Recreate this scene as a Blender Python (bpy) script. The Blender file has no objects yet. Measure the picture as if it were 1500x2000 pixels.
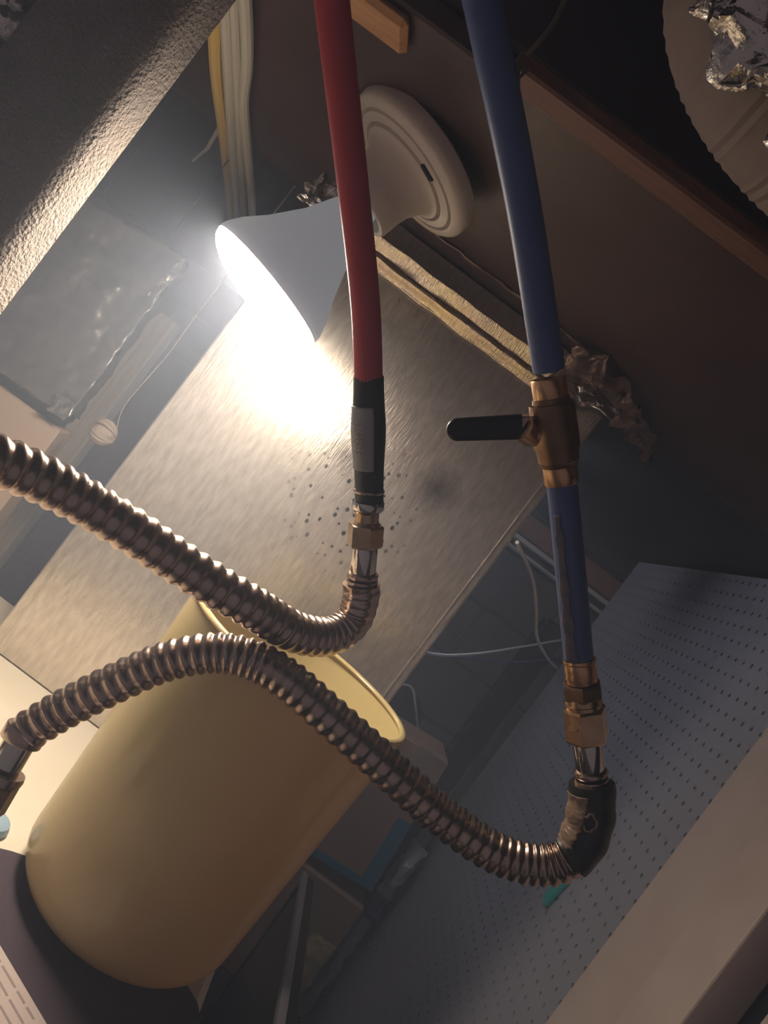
import bpy, math, random
from mathutils import Vector, Matrix, noise
random.seed(7)
R = math.radians
S = bpy.context.scene
C = S.collection
CZ = 1.85            # camera height above the floor
F = 1500.0           # focal length in pixels of the 1500 x 2000 frame

# ---------------------------------------------------------------- camera
cam = bpy.data.cameras.new('camera'); cam.sensor_width = 36; cam.lens = 27; cam.clip_start = 0.01
co = bpy.data.objects.new('camera', cam); C.objects.link(co)
co.matrix_world = Matrix(((.8, -.6, 0, 0), (0, 0, -1, 0), (.6, .8, 0, CZ), (0, 0, 0, 1)))
S.camera = co
# ---------------------------------------------------------------- world, exposure
w = bpy.data.worlds.new('world'); S.world = w; w.use_nodes = True
w.node_tree.nodes['Background'].inputs[0].default_value = (0.92, 0.78, 1.0, 1)
w.node_tree.nodes['Background'].inputs[1].default_value = 0.12
BULB = 82.0
S.view_settings.view_transform = 'Standard'; S.view_settings.look = 'None'
S.view_settings.exposure = 0.35; S.view_settings.gamma = 1.0; S.view_settings.use_curve_mapping = False
S.cycles.use_denoising = True
S.cycles.use_adaptive_sampling = True; S.cycles.adaptive_threshold = .05; S.cycles.adaptive_min_samples = 12
S.cycles.max_bounces = 4; S.cycles.diffuse_bounces = 2; S.cycles.glossy_bounces = 2; S.cycles.transmission_bounces = 4
S.cycles.volume_bounces = 0; S.cycles.caustics_reflective = False; S.cycles.caustics_refractive = False
BLOOM_HAZE = .29

# ---------------------------------------------------------------- geometry helpers
def uv(px, py):
    dx, dy = px - 750, py - 1000
    return .8*dx + .6*dy, .6*dx - .8*dy
def Q(u, v, Y):      # offsets along the level axes seen from the camera, at a distance
    return Vector((u*Y/F, Y, v*Y/F + CZ))
def P(px, py, Y):
    return Q(*uv(px, py), Y)

class MB:
    def __init__(s): s.v = []; s.f = []
    def add(s, vs, fs):
        n = len(s.v); s.v += [tuple(p) for p in vs]; s.f += [tuple(i+n for i in f) for f in fs]; return s
    def box(s, x0, x1, y0, y1, z0, z1, M=None, bev=0.0):
        b = min(bev, .45*min(x1-x0, y1-y0, z1-z0))
        if b <= 0:
            vs = [Vector((x, y, z)) for z in (z0, z1) for y in (y0, y1) for x in (x0, x1)]
            fs = [(0, 2, 3, 1), (4, 5, 7, 6), (0, 1, 5, 4), (2, 6, 7, 3), (0, 4, 6, 2), (1, 3, 7, 5)]
        else:
            idx = {}; vs = []
            for cx in (0, 1):
                for cy in (0, 1):
                    for cz in (0, 1):
                        X = (x0, x1)[cx]; Y = (y0, y1)[cy]; Z = (z0, z1)[cz]
                        sx, sy, sz = (1, -1)[cx], (1, -1)[cy], (1, -1)[cz]
                        idx[cx, cy, cz, 0] = len(vs); vs.append(Vector((X, Y+sy*b, Z+sz*b)))
                        idx[cx, cy, cz, 1] = len(vs); vs.append(Vector((X+sx*b, Y, Z+sz*b)))
                        idx[cx, cy, cz, 2] = len(vs); vs.append(Vector((X+sx*b, Y+sy*b, Z)))
            fs = []
            g = lambda *k: idx[k]
            for c in (0, 1):
                a = [g(c,0,0,0), g(c,1,0,0), g(c,1,1,0), g(c,0,1,0)]; fs.append(a if c else a[::-1])
                a = [g(0,c,0,1), g(1,c,0,1), g(1,c,1,1), g(0,c,1,1)]; fs.append(a[::-1] if c else a)
                a = [g(0,0,c,2), g(1,0,c,2), g(1,1,c,2), g(0,1,c,2)]; fs.append(a if c else a[::-1])
            for i in (0, 1):
                for j in (0, 1):
                    q = [g(i,j,0,0), g(i,j,1,0), g(i,j,1,1), g(i,j,0,1)]; fs.append(q if (i+j) % 2 == 0 else q[::-1])
                    q = [g(i,0,j,0), g(i,1,j,0), g(i,1,j,2), g(i,0,j,2)]; fs.append(q[::-1] if (i+j) % 2 == 0 else q)
                    q = [g(0,i,j,1), g(1,i,j,1), g(1,i,j,2), g(0,i,j,2)]; fs.append(q if (i+j) % 2 == 0 else q[::-1])
                    for k in (0, 1):
                        t = [g(i,j,k,0), g(i,j,k,1), g(i,j,k,2)]; fs.append(t if (i+j+k) % 2 == 1 else t[::-1])
        if M is not None: vs = [M @ p for p in vs]
        return s.add(vs, fs)
    def tube(s, pts, rad, n=16, caps=True, ref=None):
        pts = [Vector(p) for p in pts]; m = len(pts)
        rf = rad if callable(rad) else (lambda i: rad)
        T = []
        for i in range(m):
            t = pts[min(i+1, m-1)] - pts[max(i-1, 0)]; T.append(t.normalized())
        a = Vector(ref) if ref else (Vector((0, 0, 1)) if abs(T[0].z) < .9 else Vector((1, 0, 0)))
        nrm = (a - T[0]*a.dot(T[0])).normalized()
        vs = []; fs = []
        for i in range(m):
            nrm = (nrm - T[i]*nrm.dot(T[i])).normalized(); b = T[i].cross(nrm)
            r = rf(i)
            for k in range(n):
                t = 2*math.pi*k/n; vs.append(pts[i] + (nrm*math.cos(t) + b*math.sin(t))*r)
        for i in range(m-1):
            for k in range(n):
                k2 = (k+1) % n
                fs.append((i*n+k, i*n+k2, (i+1)*n+k2, (i+1)*n+k))
        if caps:
            fs.append(tuple(range(n))[::-1]); fs.append(tuple((m-1)*n+k for k in range(n)))
        return s.add(vs, fs)
    def lathe(s, prof, n=48, M=None, close=False):
        """prof = (radius, height) pairs round the local z axis"""
        vs = []; fs = []; m = len(prof)
        for r, h in prof:
            for k in range(n):
                t = 2*math.pi*k/n; p = Vector((r*math.cos(t), r*math.sin(t), h)); vs.append(M @ p if M is not None else p)
        rng = m if close else m-1
        for i in range(rng):
            j = (i+1) % m
            for k in range(n):
                k2 = (k+1) % n; fs.append((i*n+k, i*n+k2, j*n+k2, j*n+k))
        return s.add(vs, fs)
    def grid(s, fn, nu, nv):
        vs = [fn(i/nu, j/nv) for j in range(nv+1) for i in range(nu+1)]
        fs = [(j*(nu+1)+i, j*(nu+1)+i+1, (j+1)*(nu+1)+i+1, (j+1)*(nu+1)+i) for j in range(nv) for i in range(nu)]
        return s.add(vs, fs)
    def build(s, name, mat, parent=None, smooth=True, angle=35):
        me = bpy.data.meshes.new(name); me.from_pydata(s.v, [], s.f); me.update()
        me.materials.append(mat)
        o = bpy.data.objects.new(name, me); C.objects.link(o)
        if smooth:
            me.shade_smooth()
            me.set_sharp_from_angle(angle=R(angle))
        if parent is not None:
            o.parent = parent
            b = parent
            off = Vector((0, 0, 0))
            while b is not None: off += b.location; b = b.parent
            o.location = -off if parent.type == 'EMPTY' else (0, 0, 0)
        return o

def thing(name, label, cat, loc, group=None):
    o = bpy.data.objects.new(name, None); C.objects.link(o); o.empty_display_size = .02
    o.location = loc; return tag(o, label, cat, group)
def tag(o, label, cat, group=None):
    o['label'] = label; o['category'] = cat
    if group: o['group'] = group
    return o
def struct(o, label=None, cat=None):
    o['kind'] = 'structure'
    if label: o['label'] = label
    if cat: o['category'] = cat
    return o
def solid(o, th, off=-1):
    m = o.modifiers.new('thickness', 'SOLIDIFY'); m.thickness = th; m.offset = off; return o

def spline(pts, step):
    pts = [Vector(p) for p in pts]
    pts = [pts[0]*2 - pts[1]] + pts + [pts[-1]*2 - pts[-2]]
    dense = []
    for i in range(1, len(pts)-2):
        p0, p1, p2, p3 = pts[i-1:i+3]
        for k in range(40):
            t = k/40
            dense.append(.5*((2*p1) + (p2-p0)*t + (2*p0-5*p1+4*p2-p3)*t*t + (3*p1-p0-3*p2+p3)*t**3))
    dense.append(pts[-2])
    out = [dense[0]]; acc = 0
    for a, b in zip(dense, dense[1:]):
        d = (b-a).length
        while acc + d >= step:
            t = (step-acc)/d; a = a.lerp(b, t); out.append(a); d = (b-a).length; acc = 0
        acc += d
    return out

def frame(origin, axis, xref=(0, 1, 0)):
    z = Vector(axis).normalized(); x = Vector(xref); x = (x - z*x.dot(z)).normalized(); y = z.cross(x)
    M = Matrix((x, y, z)).transposed().to_4x4(); M.translation = origin; return M

# ---------------------------------------------------------------- materials
def mat(name, col, rough=.5, metal=0.0, col2=None, nscale=20, stretch=(1, 1, 1), bump=0.0, bscale=None, bdist=.002,
        coat=0.0, spec=.5, trans=0.0, sss=0.0, detail=4, rvar=0.0, alpha=1.0, sheen=0.0, contrast=(.35, .65), bstretch=None, ior=1.45):
    m = bpy.data.materials.new(name); m.use_nodes = True
    nt = m.node_tree; N = nt.nodes; L = nt.links
    b = N['Principled BSDF']
    b.inputs['Base Color'].default_value = (*col, 1); b.inputs['Roughness'].default_value = rough
    b.inputs['Metallic'].default_value = metal; b.inputs['Coat Weight'].default_value = coat
    b.inputs['Specular IOR Level'].default_value = spec; b.inputs['Transmission Weight'].default_value = trans
    b.inputs['Sheen Weight'].default_value = sheen; b.inputs['IOR'].default_value = ior
    b.inputs['Alpha'].default_value = alpha
    tc = N.new('ShaderNodeTexCoord')
    mp = N.new('ShaderNodeMapping'); mp.inputs['Scale'].default_value = stretch; L.new(tc.outputs['Object'], mp.inputs[0])
    nz = N.new('ShaderNodeTexNoise'); nz.inputs['Scale'].default_value = nscale; nz.inputs['Detail'].default_value = detail
    L.new(mp.outputs[0], nz.inputs['Vector'])
    if col2 is not None:
        rp = N.new('ShaderNodeValToRGB'); rp.color_ramp.elements[0].color = (*col, 1); rp.color_ramp.elements[1].color = (*col2, 1)
        rp.color_ramp.elements[0].position = contrast[0]; rp.color_ramp.elements[1].position = contrast[1]
        L.new(nz.outputs['Fac'], rp.inputs[0]); L.new(rp.outputs[0], b.inputs['Base Color'])
    if rvar:
        mr = N.new('ShaderNodeMapRange'); mr.inputs[3].default_value = max(.02, rough-rvar); mr.inputs[4].default_value = rough+rvar
        L.new(nz.outputs['Fac'], mr.inputs[0]); L.new(mr.outputs[0], b.inputs['Roughness'])
    if bump:
        n2 = nz
        if bscale:
            n2 = N.new('ShaderNodeTexNoise'); n2.inputs['Scale'].default_value = bscale; n2.inputs['Detail'].default_value = detail
            if bstretch:
                m2 = N.new('ShaderNodeMapping'); m2.inputs['Scale'].default_value = bstretch; L.new(tc.outputs['Object'], m2.inputs[0]); L.new(m2.outputs[0], n2.inputs['Vector'])
            else: L.new(mp.outputs[0], n2.inputs['Vector'])
        bp = N.new('ShaderNodeBump'); bp.inputs['Strength'].default_value = bump; bp.inputs['Distance'].default_value = bdist
        L.new(n2.outputs['Fac'], bp.inputs['Height']); L.new(bp.outputs[0], b.inputs['Normal'])
    m['bsdf'] = b.name
    return m

M = {}
M['brown_panel'] = mat('dark_brown_board', (.066, .038, .036), .45, col2=(.085, .05, .046), nscale=9, bump=.15, bscale=60, bdist=.001)
M['dark_board'] = mat('dark_grey_board', (.035, .034, .037), .55, col2=(.05, .047, .048), nscale=7)
M['redwood'] = mat('red_brown_wood', (.15, .065, .045), .6, col2=(.21, .095, .065), nscale=30, stretch=(1, 8, 8), bump=.2)
M['orange_wood'] = mat('orange_pine', (.5, .24, .10), .6, col2=(.62, .33, .15), nscale=25, stretch=(1, 8, 8), bump=.15)
M['white_paint'] = mat('pinkish_white_paint', (.76, .62, .58), .5, col2=(.82, .69, .65), nscale=12, bump=.1, bscale=90, bdist=.001)
M['cream_enamel'] = mat('cream_white_enamel', (.78, .70, .58), .35, col2=(.82, .75, .64), nscale=8)
M['peg'] = mat('grey_blue_pegboard', (.42, .43, .53), .36, col2=(.46, .47, .57), nscale=6, bump=.08, bscale=150, bdist=.0006)
M['peg_far'] = mat('grey_pegboard_far', (.34, .33, .35), .55, col2=(.38, .37, .39), nscale=6)
M['black_back'] = mat('black_backing', (.01, .01, .012), .8)
M['wall'] = mat('dark_grey_block', (.10, .095, .095), .8, col2=(.13, .125, .12), nscale=14, bump=.3, bscale=120)
M['mortar'] = mat('dark_mortar', (.05, .05, .05), .9)
M['floor'] = mat('dark_concrete', (.07, .065, .065), .8, col2=(.09, .085, .08), nscale=5)
M['porcelain'] = mat('cream_porcelain', (.72, .62, .52), .35, col2=(.76, .66, .56), nscale=5)
M['bulb_body'] = mat('white_bulb_glass', (.78, .80, .83), .35)
M['bulb_body'].node_tree.nodes['Principled BSDF'].inputs['Emission Color'].default_value = (.80, .88, 1, 1)   # weak glow put into the body to imitate bloom round the face
M['bulb_body'].node_tree.nodes['Principled BSDF'].inputs['Emission Strength'].default_value = .13
M['brass_dull'] = mat('dull_brass', (.30, .19, .11), .38, 1.0, col2=(.20, .12, .075), nscale=60, rvar=.1, bump=.1)
M['brass'] = mat('brass', (.62, .44, .26), .28, 1.0, col2=(.48, .32, .19), nscale=50, rvar=.08)
M['copper'] = mat('copper_ring', (.75, .47, .27), .3, 1.0, col2=(.55, .33, .18), nscale=70, rvar=.1, bump=.15)
M['steel'] = mat('stainless_steel', (.50, .39, .33), .27, 1.0, col2=(.38, .29, .245), nscale=40, rvar=.05)
M['chrome'] = mat('polished_steel', (.62, .57, .52), .12, 1.0)
M['red'] = mat('red_plastic_pipe', (.60, .07, .085), .42, spec=.4)
M['blue'] = mat('blue_plastic_pipe', (.085, .13, .31), .42, col2=(.10, .15, .33), nscale=15, spec=.4)
M['dust'] = mat('dusty_grime', (.22, .18, .19), .9, col2=(.12, .13, .2), nscale=120)
M['black'] = mat('black_rubber', (.014, .014, .016), .4, bump=.2, nscale=150, bdist=.0006)
M['black_gloss'] = mat('black_glossy_plastic', (.01, .01, .013), .14)
M['black_soft'] = mat('black_fabric', (.012, .012, .014), .8)
M['tape_label'] = mat('grey_printed_tape', (.38, .36, .35), .4, bump=.4, nscale=160, bdist=.0008)
M['tape_brown'] = mat('wrinkled_tan_tape', (.36, .25, .18), .45, col2=(.28, .19, .13), nscale=80, bump=.6, bdist=.001)
M['yellow_cable'] = mat('yellow_cable_sheath', (.72, .50, .16), .5)
M['white_cable'] = mat('white_cable_sheath', (.60, .55, .46), .5)
M['data_cable'] = mat('pale_grey_cable', (.95, .97, .98), .4)
M['wrap'] = mat('pimply_grey_insulation', (.20, .17, .15), .75, col2=(.25, .21, .185), nscale=30, bump=1.0, bscale=330, bdist=.004, detail=3)
M['foil_dark'] = mat('dull_foil_wrap', (.16, .16, .17), .3, .55, col2=(.20, .20, .21), nscale=6, stretch=(1, 1, .4), bump=.5, bscale=25, bdist=.006, rvar=.08)
M['foil'] = mat('bright_foil', (.70, .66, .62), .25, 1.0, col2=(.55, .50, .46), nscale=30, bump=.8, bscale=70, bdist=.004)
M['gold_foil'] = mat('golden_foil_tape', (.74, .60, .46), .3, 1.0, col2=(.86, .70, .42), nscale=14, bump=.8, bscale=150, bstretch=(6, 1, .5), bdist=.0012)
M['brown_foil'] = mat('dirty_brown_tape', (.30, .21, .18), .35, .5, col2=(.13, .09, .08), nscale=40, bump=.8, bscale=90, bdist=.004)
M['fabric_tan'] = mat('tan_ribbed_jacket', (.30, .23, .20), .8, col2=(.34, .26, .225), nscale=40)
M['beige'] = mat('beige_panel', (.48, .36, .28), .6, col2=(.53, .40, .31), nscale=6)
M['cream_wood'] = mat('cream_painted_wood', (.58, .52, .45), .6, col2=(.50, .44, .38), nscale=18, stretch=(8, 8, 1), bump=.2)
M['cord'] = mat('cotton_cord', (.30, .24, .20), .9, bump=.6, nscale=200)
M['card'] = mat('brown_cardboard', (.55, .35, .26), .75, col2=(.60, .39, .29), nscale=10)
M['card_tape'] = mat('clear_packing_tape', (.52, .40, .34), .2)
M['blue_tape'] = mat('blue_painters_tape', (.02, .32, .52), .5)
M['teal'] = mat('teal_plastic', (.03, .5, .56), .4)
M['film'] = mat('clear_plastic_film', (.80, .86, .94), .15, trans=.15, bump=.5, nscale=40, bdist=.004)
M['amber_film'] = mat('amber_plastic', (.70, .58, .32), .25, trans=.1, bump=.4, nscale=40, bdist=.003)
M['indigo'] = mat('indigo_plastic', (.08, .10, .34), .3)
M['silver'] = mat('silver_edge', (.8, .8, .85), .3, .8)
M['paper'] = mat('pink_white_paper', (.62, .52, .50), .7)
M['ink'] = mat('grey_ink', (.36, .30, .30), .8)
M['dark_ceiling'] = mat('dark_subfloor', (.03, .024, .026), .8, col2=(.045, .035, .034), nscale=8)
M['dark_bench'] = mat('dark_bench', (.03, .025, .028), .6)
M['skyblue'] = mat('pale_blue_plastic', (.35, .5, .65), .4)
M['mat'] = mat('painted_shade_purple', (.075, .055, .075), .95, bump=.5, nscale=300, bdist=.001)  # dark colour standing in for the shade round the bucket base
M['header'] = mat('orange_brown_wood', (.42, .19, .11), .6, col2=(.5, .24, .14), nscale=20, stretch=(1, 8, 8))
M['screw'] = mat('dark_screw', (.16, .12, .10), .4, .9)
M['twine'] = mat('brown_twine', (.13, .10, .075), .9)

def galvanised():
    m = bpy.data.materials.new('galvanised_sheet'); m.use_nodes = True; nt = m.node_tree; N = nt.nodes; L = nt.links
    b = N['Principled BSDF']; b.inputs['Metallic'].default_value = .82
    tc = N.new('ShaderNodeTexCoord')
    def noise_(scale, st, det=5):
        mp = N.new('ShaderNodeMapping'); mp.inputs['Scale'].default_value = st; L.new(tc.outputs['Object'], mp.inputs[0])
        n = N.new('ShaderNodeTexNoise'); n.inputs['Scale'].default_value = scale; n.inputs['Detail'].default_value = det
        L.new(mp.outputs[0], n.inputs['Vector']); return n
    n1 = noise_(120, (1.5, 1, .38)); n2 = noise_(4, (1, 1, .7)); n3 = noise_(420, (1.4, 1, .14), 3)
    rp = N.new('ShaderNodeValToRGB')
    rp.color_ramp.elements[0].color = (.55, .49, .43, 1); rp.color_ramp.elements[1].color = (.74, .68, .61, 1)
    rp.color_ramp.elements[0].position = .3; rp.color_ramp.elements[1].position = .7
    L.new(n1.outputs['Fac'], rp.inputs[0])
    # mould specks, denser in a patch behind the pipe ends
    vo = N.new('ShaderNodeTexVoronoi'); vo.voronoi_dimensions = '2D'; vo.inputs['Scale'].default_value = 95
    vm = N.new('ShaderNodeMapping'); vm.inputs['Rotation'].default_value = (R(90), 0, 0); vm.inputs['Scale'].default_value = (1, 1, .8); L.new(tc.outputs['Object'], vm.inputs[0]); L.new(vm.outputs[0], vo.inputs['Vector'])
    c1 = N.new('ShaderNodeMapRange'); c1.inputs[1].default_value = .18; c1.inputs[2].default_value = .28; 
    c1.inputs[3].default_value = 1; c1.inputs[4].default_value = 0
    sel = N.new('ShaderNodeMath'); sel.operation = 'GREATER_THAN'; sel.inputs[1].default_value = .5
    sep = N.new('ShaderNodeSeparateColor'); L.new(vo.outputs['Color'], sep.inputs[0]); L.new(sep.outputs[0], sel.inputs[0])
    jd = N.new('ShaderNodeMath'); jd.operation = 'MULTIPLY_ADD'; jd.inputs[1].default_value = .16; L.new(sep.outputs[1], jd.inputs[0]); L.new(vo.outputs['Distance'], jd.inputs[2]); L.new(jd.outputs[0], c1.inputs[0])
    def blob(center, r0, r1):
        d = N.new('ShaderNodeVectorMath'); d.operation = 'DISTANCE'; L.new(tc.outputs['Object'], d.inputs[0]); d.inputs[1].default_value = center
        q = N.new('ShaderNodeMapRange'); q.inputs[1].default_value = r0; q.inputs[2].default_value = r1; q.inputs[3].default_value = 1; q.inputs[4].default_value = 0
        L.new(d.outputs['Value'], q.inputs[0]); return q
    def mul(a, b_):
        q = N.new('ShaderNodeMath'); q.operation = 'MULTIPLY'; L.new(a, q.inputs[0]); L.new(b_, q.inputs[1]); return q.outputs[0]
    YS = .89
    pa = Q(*uv(690, 990), YS); sp = blob(pa, .05, .095)
    spk = mul(mul(c1.outputs[0], sel.outputs[0]), sp.outputs[0])
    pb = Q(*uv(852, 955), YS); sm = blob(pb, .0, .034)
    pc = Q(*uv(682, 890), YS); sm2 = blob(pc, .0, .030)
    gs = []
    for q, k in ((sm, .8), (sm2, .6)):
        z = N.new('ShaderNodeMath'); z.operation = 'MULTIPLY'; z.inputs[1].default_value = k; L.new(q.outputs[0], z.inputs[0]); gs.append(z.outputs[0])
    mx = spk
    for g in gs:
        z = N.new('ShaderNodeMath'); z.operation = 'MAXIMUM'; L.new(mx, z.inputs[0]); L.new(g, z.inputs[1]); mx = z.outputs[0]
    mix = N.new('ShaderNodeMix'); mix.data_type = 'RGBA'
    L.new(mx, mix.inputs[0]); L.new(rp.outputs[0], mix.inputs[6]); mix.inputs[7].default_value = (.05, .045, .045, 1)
    L.new(mix.outputs[2], b.inputs['Base Color'])
    mr = N.new('ShaderNodeMapRange'); mr.inputs[3].default_value = .20; mr.inputs[4].default_value = .34; L.new(n2.outputs['Fac'], mr.inputs[0])
    L.new(mr.outputs[0], b.inputs['Roughness'])
    ad = N.new('ShaderNodeMath'); ad.operation = 'ADD'; L.new(n1.outputs['Fac'], ad.inputs[0]); L.new(n3.outputs['Fac'], ad.inputs[1])
    bp = N.new('ShaderNodeBump'); bp.inputs['Strength'].default_value = .30; bp.inputs['Distance'].default_value = .0010
    L.new(ad.outputs[0], bp.inputs['Height']); L.new(bp.outputs[0], b.inputs['Normal'])
    return m
M['sheet'] = galvanised()

def bucket_mat():
    m = bpy.data.materials.new('yellow_cream_plastic'); m.use_nodes = True; nt = m.node_tree; N = nt.nodes; L = nt.links
    b = N['Principled BSDF']; b.inputs['Base Color'].default_value = (.77, .63, .32, 1); b.inputs['Roughness'].default_value = .16
    t = N.new('ShaderNodeBsdfTranslucent'); t.inputs[0].default_value = (.68, .44, .16, 1)
    mx = N.new('ShaderNodeMixShader'); mx.inputs[0].default_value = .22
    L.new(b.outputs[0], mx.inputs[1]); L.new(t.outputs[0], mx.inputs[2]); L.new(mx.outputs[0], N['Material Output'].inputs[0])
    return m
M['bucket'] = bucket_mat()
def emis(name, col, s):
    m = bpy.data.materials.new(name); m.use_nodes = True; nt = m.node_tree; N = nt.nodes
    b = N['Principled BSDF']; b.inputs['Base Color'].default_value = (.8, .8, .8, 1)
    b.inputs['Emission Color'].default_value = (*col, 1); b.inputs['Emission Strength'].default_value = s
    return m
M['fill_tube_glow'] = emis('added_fill_tube', (.78, .84, 1.0), 60.0)
M['glow'] = emis('lit_bulb_face', (1.0, .87, .72), BULB)

# ---------------------------------------------------------------- the setting
H = CZ + .28                       # underside of the ceiling boards
WD = Vector((62/F, 1, 0)).normalized()      # the side wall runs almost straight away from the camera
WX = .49
def wallp(Y, z, off=0.0):          # a point on the right-hand wall; off = out into the room
    return Vector((WX + .0413*Y - off, Y, z))
struct(MB().box(-2.2, 2.2, -1.5, 3.2, -.06, 0).build('floor', M['floor']))
struct(MB().box(-2.2, WX+.0413*.5+.02, .515, 1.02, H, H+.018, bev=.002).build('ceiling', M['brown_panel']))
struct(MB().box(-2.2, 1.7, 1.02, 3.0, H+.004, H+.03).build('ceiling', M['dark_board']))
struct(MB().box(-2.2, 2.2, -1.2, 3.0, H+.20, H+.23).build('ceiling', M['dark_ceiling']))
# right wall behind the pegboard
m = MB()
a = [wallp(.2, 0, -.03), wallp(1.87, 0, -.03), wallp(1.87, H+.2, -.03), wallp(.2, H+.2, -.03)]
b = [p + Vector((.08, 0, 0)) for p in a]
m.add(a+b, [(0, 3, 2, 1), (4, 5, 6, 7), (0, 1, 5, 4), (2, 3, 7, 6), (1, 2, 6, 5), (0, 4, 7, 3)])
struct(m.build('wall_right', M['black_back'], smooth=False))
# back wall of blocks
YB = 2.5
wb = struct(MB().box(-2.2, 1.7, YB+.008, YB+.1, 0, H+.003).build('wall_back', M['mortar']))
bm_ = MB().box(-.195, .195, -.012, .03, -.095, .095, bev=.005); proto = None
k = 0
for r in range(12):
    for c in range(-3, 4):
        x = c*.40 + .25 + (.2 if r % 2 else 0); z = .1 + r*.20
        if z + .095 > H - .1: continue
        if x+.195 > 1.7 or x-.195 < -1.3: continue
        if proto is None:
            o = bm_.build('block', M['wall']); proto = o
        else:
            o = proto.copy(); C.objects.link(o)
        o.location = (x, YB+.012, z); o.parent = wb

# pegboards: real holes
def pegboard(name, m_, org, ex, ez, nx, nz, s, hr, depth, parent=None):
    en = ex.cross(ez).normalized()
    mb = MB(); vs = []; fs = []
    ring = 8
    def hv(i, j, k, d): return None
    corner = {}
    def cv(i, j):
        if (i, j) not in corner:
            corner[i, j] = len(vs); vs.append(org + ex*(i*s) + ez*(j*s))
        return corner[i, j]
    for j in range(nz):
        for i in range(nx):
            c = org + ex*((i+.5)*s) + ez*((j+.5)*s)
            q = [cv(i, j), cv(i+1, j), cv(i+1, j+1), cv(i, j+1)]
            b0 = len(vs)
            for d in (0, depth):
                for k in range(ring):
                    t = math.pi*2*(k-.5)/ring - math.pi*3/4 + math.pi/ring
                    vs.append(c + (ex*math.cos(t) + ez*math.sin(t))*hr - en*d)
            h = [b0+k for k in range(ring)]; g = [b0+ring+k for k in range(ring)]
            for n in range(4):
                a0 = h[(2*n) % 8]; a1 = h[(2*n+1) % 8]; a2 = h[(2*n+2) % 8]
                fs.append((q[n], q[(n+1) % 4], a2, a1)); fs.append((q[n], a1, a0))
            for k in range(ring):
                k2 = (k+1) % ring
                fs.append((h[k], h[k2], g[k2], g[k]))
    mb.add(vs, fs)
    # rim and back
    n0 = len(mb.v)
    W_, Hh = nx*s, nz*s
    cs = [org, org+ex*W_, org+ex*W_+ez*Hh, org+ez*Hh]
    mb.add([c_ for c_ in cs] + [c_ - en*depth for c_ in cs], [(0, 4, 5, 1), (1, 5, 6, 2), (2, 6, 7, 3), (3, 7, 4, 0), (4, 7, 6, 5)])
    return mb.build(name, m_, parent, smooth=False)

Y0, Y1 = .93, 1.86
s_ = .0254; nx = int(round((Y1-Y0)*1.0/s_)); nz = 56
org = wallp(Y1, H - .006 - nz*s_)
pb = pegboard('pegboard', M['peg'], org, -WD, Vector((0, 0, 1)), nx, nz, s_, .0034, .006)
tag(pb, 'large blue-grey pegboard covering the right wall behind the blue pipe', 'pegboard')
# white boards along the wall, nearer than the pegboard
def wallboard(name, ya, yb, off, th, m_, z0=.0, z1=None):
    z1 = z1 or H
    A = [wallp(ya, z0, off), wallp(yb, z0, off), wallp(yb, z0, off-th), wallp(ya, z0, off-th)]
    B = [p + Vector((0, 0, z1-z0)) for p in A]
    o = MB().add(A+B, [(0, 1, 2, 3), (7, 6, 5, 4), (1, 0, 4, 5), (2, 1, 5, 6), (3, 2, 6, 7), (0, 3, 7, 4)]).build(name, m_, smooth=False)
    bv = o.modifiers.new('edge', 'BEVEL'); bv.width = .0025; bv.segments = 2
    return o
t1 = struct(wallboard('trim_1', .799, .926, .004, .03, M['white_paint']))
t2 = struct(wallboard('trim_2', .708, .791, .018, .044, M['white_paint']))
t3 = struct(wallboard('trim_3', .45, .66, -.004, .022, M['white_paint']))
nail = MB().lathe([(0, 0), (.0035, 0), (.0035, .0016), (0, .002)], 12, frame(P(1435, 1735, .796)+Vector((-.002, -.002, 0)), (-1, -.1, 0))).build('nail_head', M['screw'])
nail.parent = t2

# ---------------------------------------------------------------- sheet-metal duct
YS = .89
xl, xr = -468*YS/F, 232*YS/F
TOP = CZ - .40                     # top of the white cabinet that carries duct and bucket
d = thing('metal_duct', 'galvanised sheet-metal duct with speckled face rising behind the hoses', 'duct', ((xl+xr)/2, YS+.2, TOP))
MB().box(xl, xr, YS, YS+.40, TOP, H-.001, bev=.0025).build('body', M['sheet'], d)
# hemmed top lip
zs0, zs1 = CZ + 366*YS/F, CZ + 420*YS/F
m = MB()
def lip(a, b):
    x = xl + .004 + a*(.058 - xl)
    t = b
    yy = YS - .002 - .018*(t**1.3) - .006*math.exp(-((t-.33)/.13)**2) + .0010*noise.noise(Vector((x*60, t*4, 0)))
    zz = zs0 + (zs1-zs0)*t + .002*noise.noise(Vector((x*30, t*3, 5)))
    return Vector((x, yy, zz))
m.grid(lip, 60, 24)
o = m.build('folded_lip', M['gold_foil'], d); solid(o, .002, 1); o['label'] = 'golden foil-taped lip along the duct top'
for side, xx in (('a', xl+.012), ('b', xr-.010)):
    MB().box(xx-.0012, xx+.0012, YS-.0012, YS+.002, TOP+.005, H-.12, bev=.0005).build('seam_line', M['sheet'], d)
sc = MB().lathe([(0, .0025), (.002, .0028), (.0045, .0015), (.005, 0), (.0045, -.001)], 16, frame(Q(*uv(1003, 1055), YS), (0, -1, 0))).build('screw', M['screw'], d)

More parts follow.
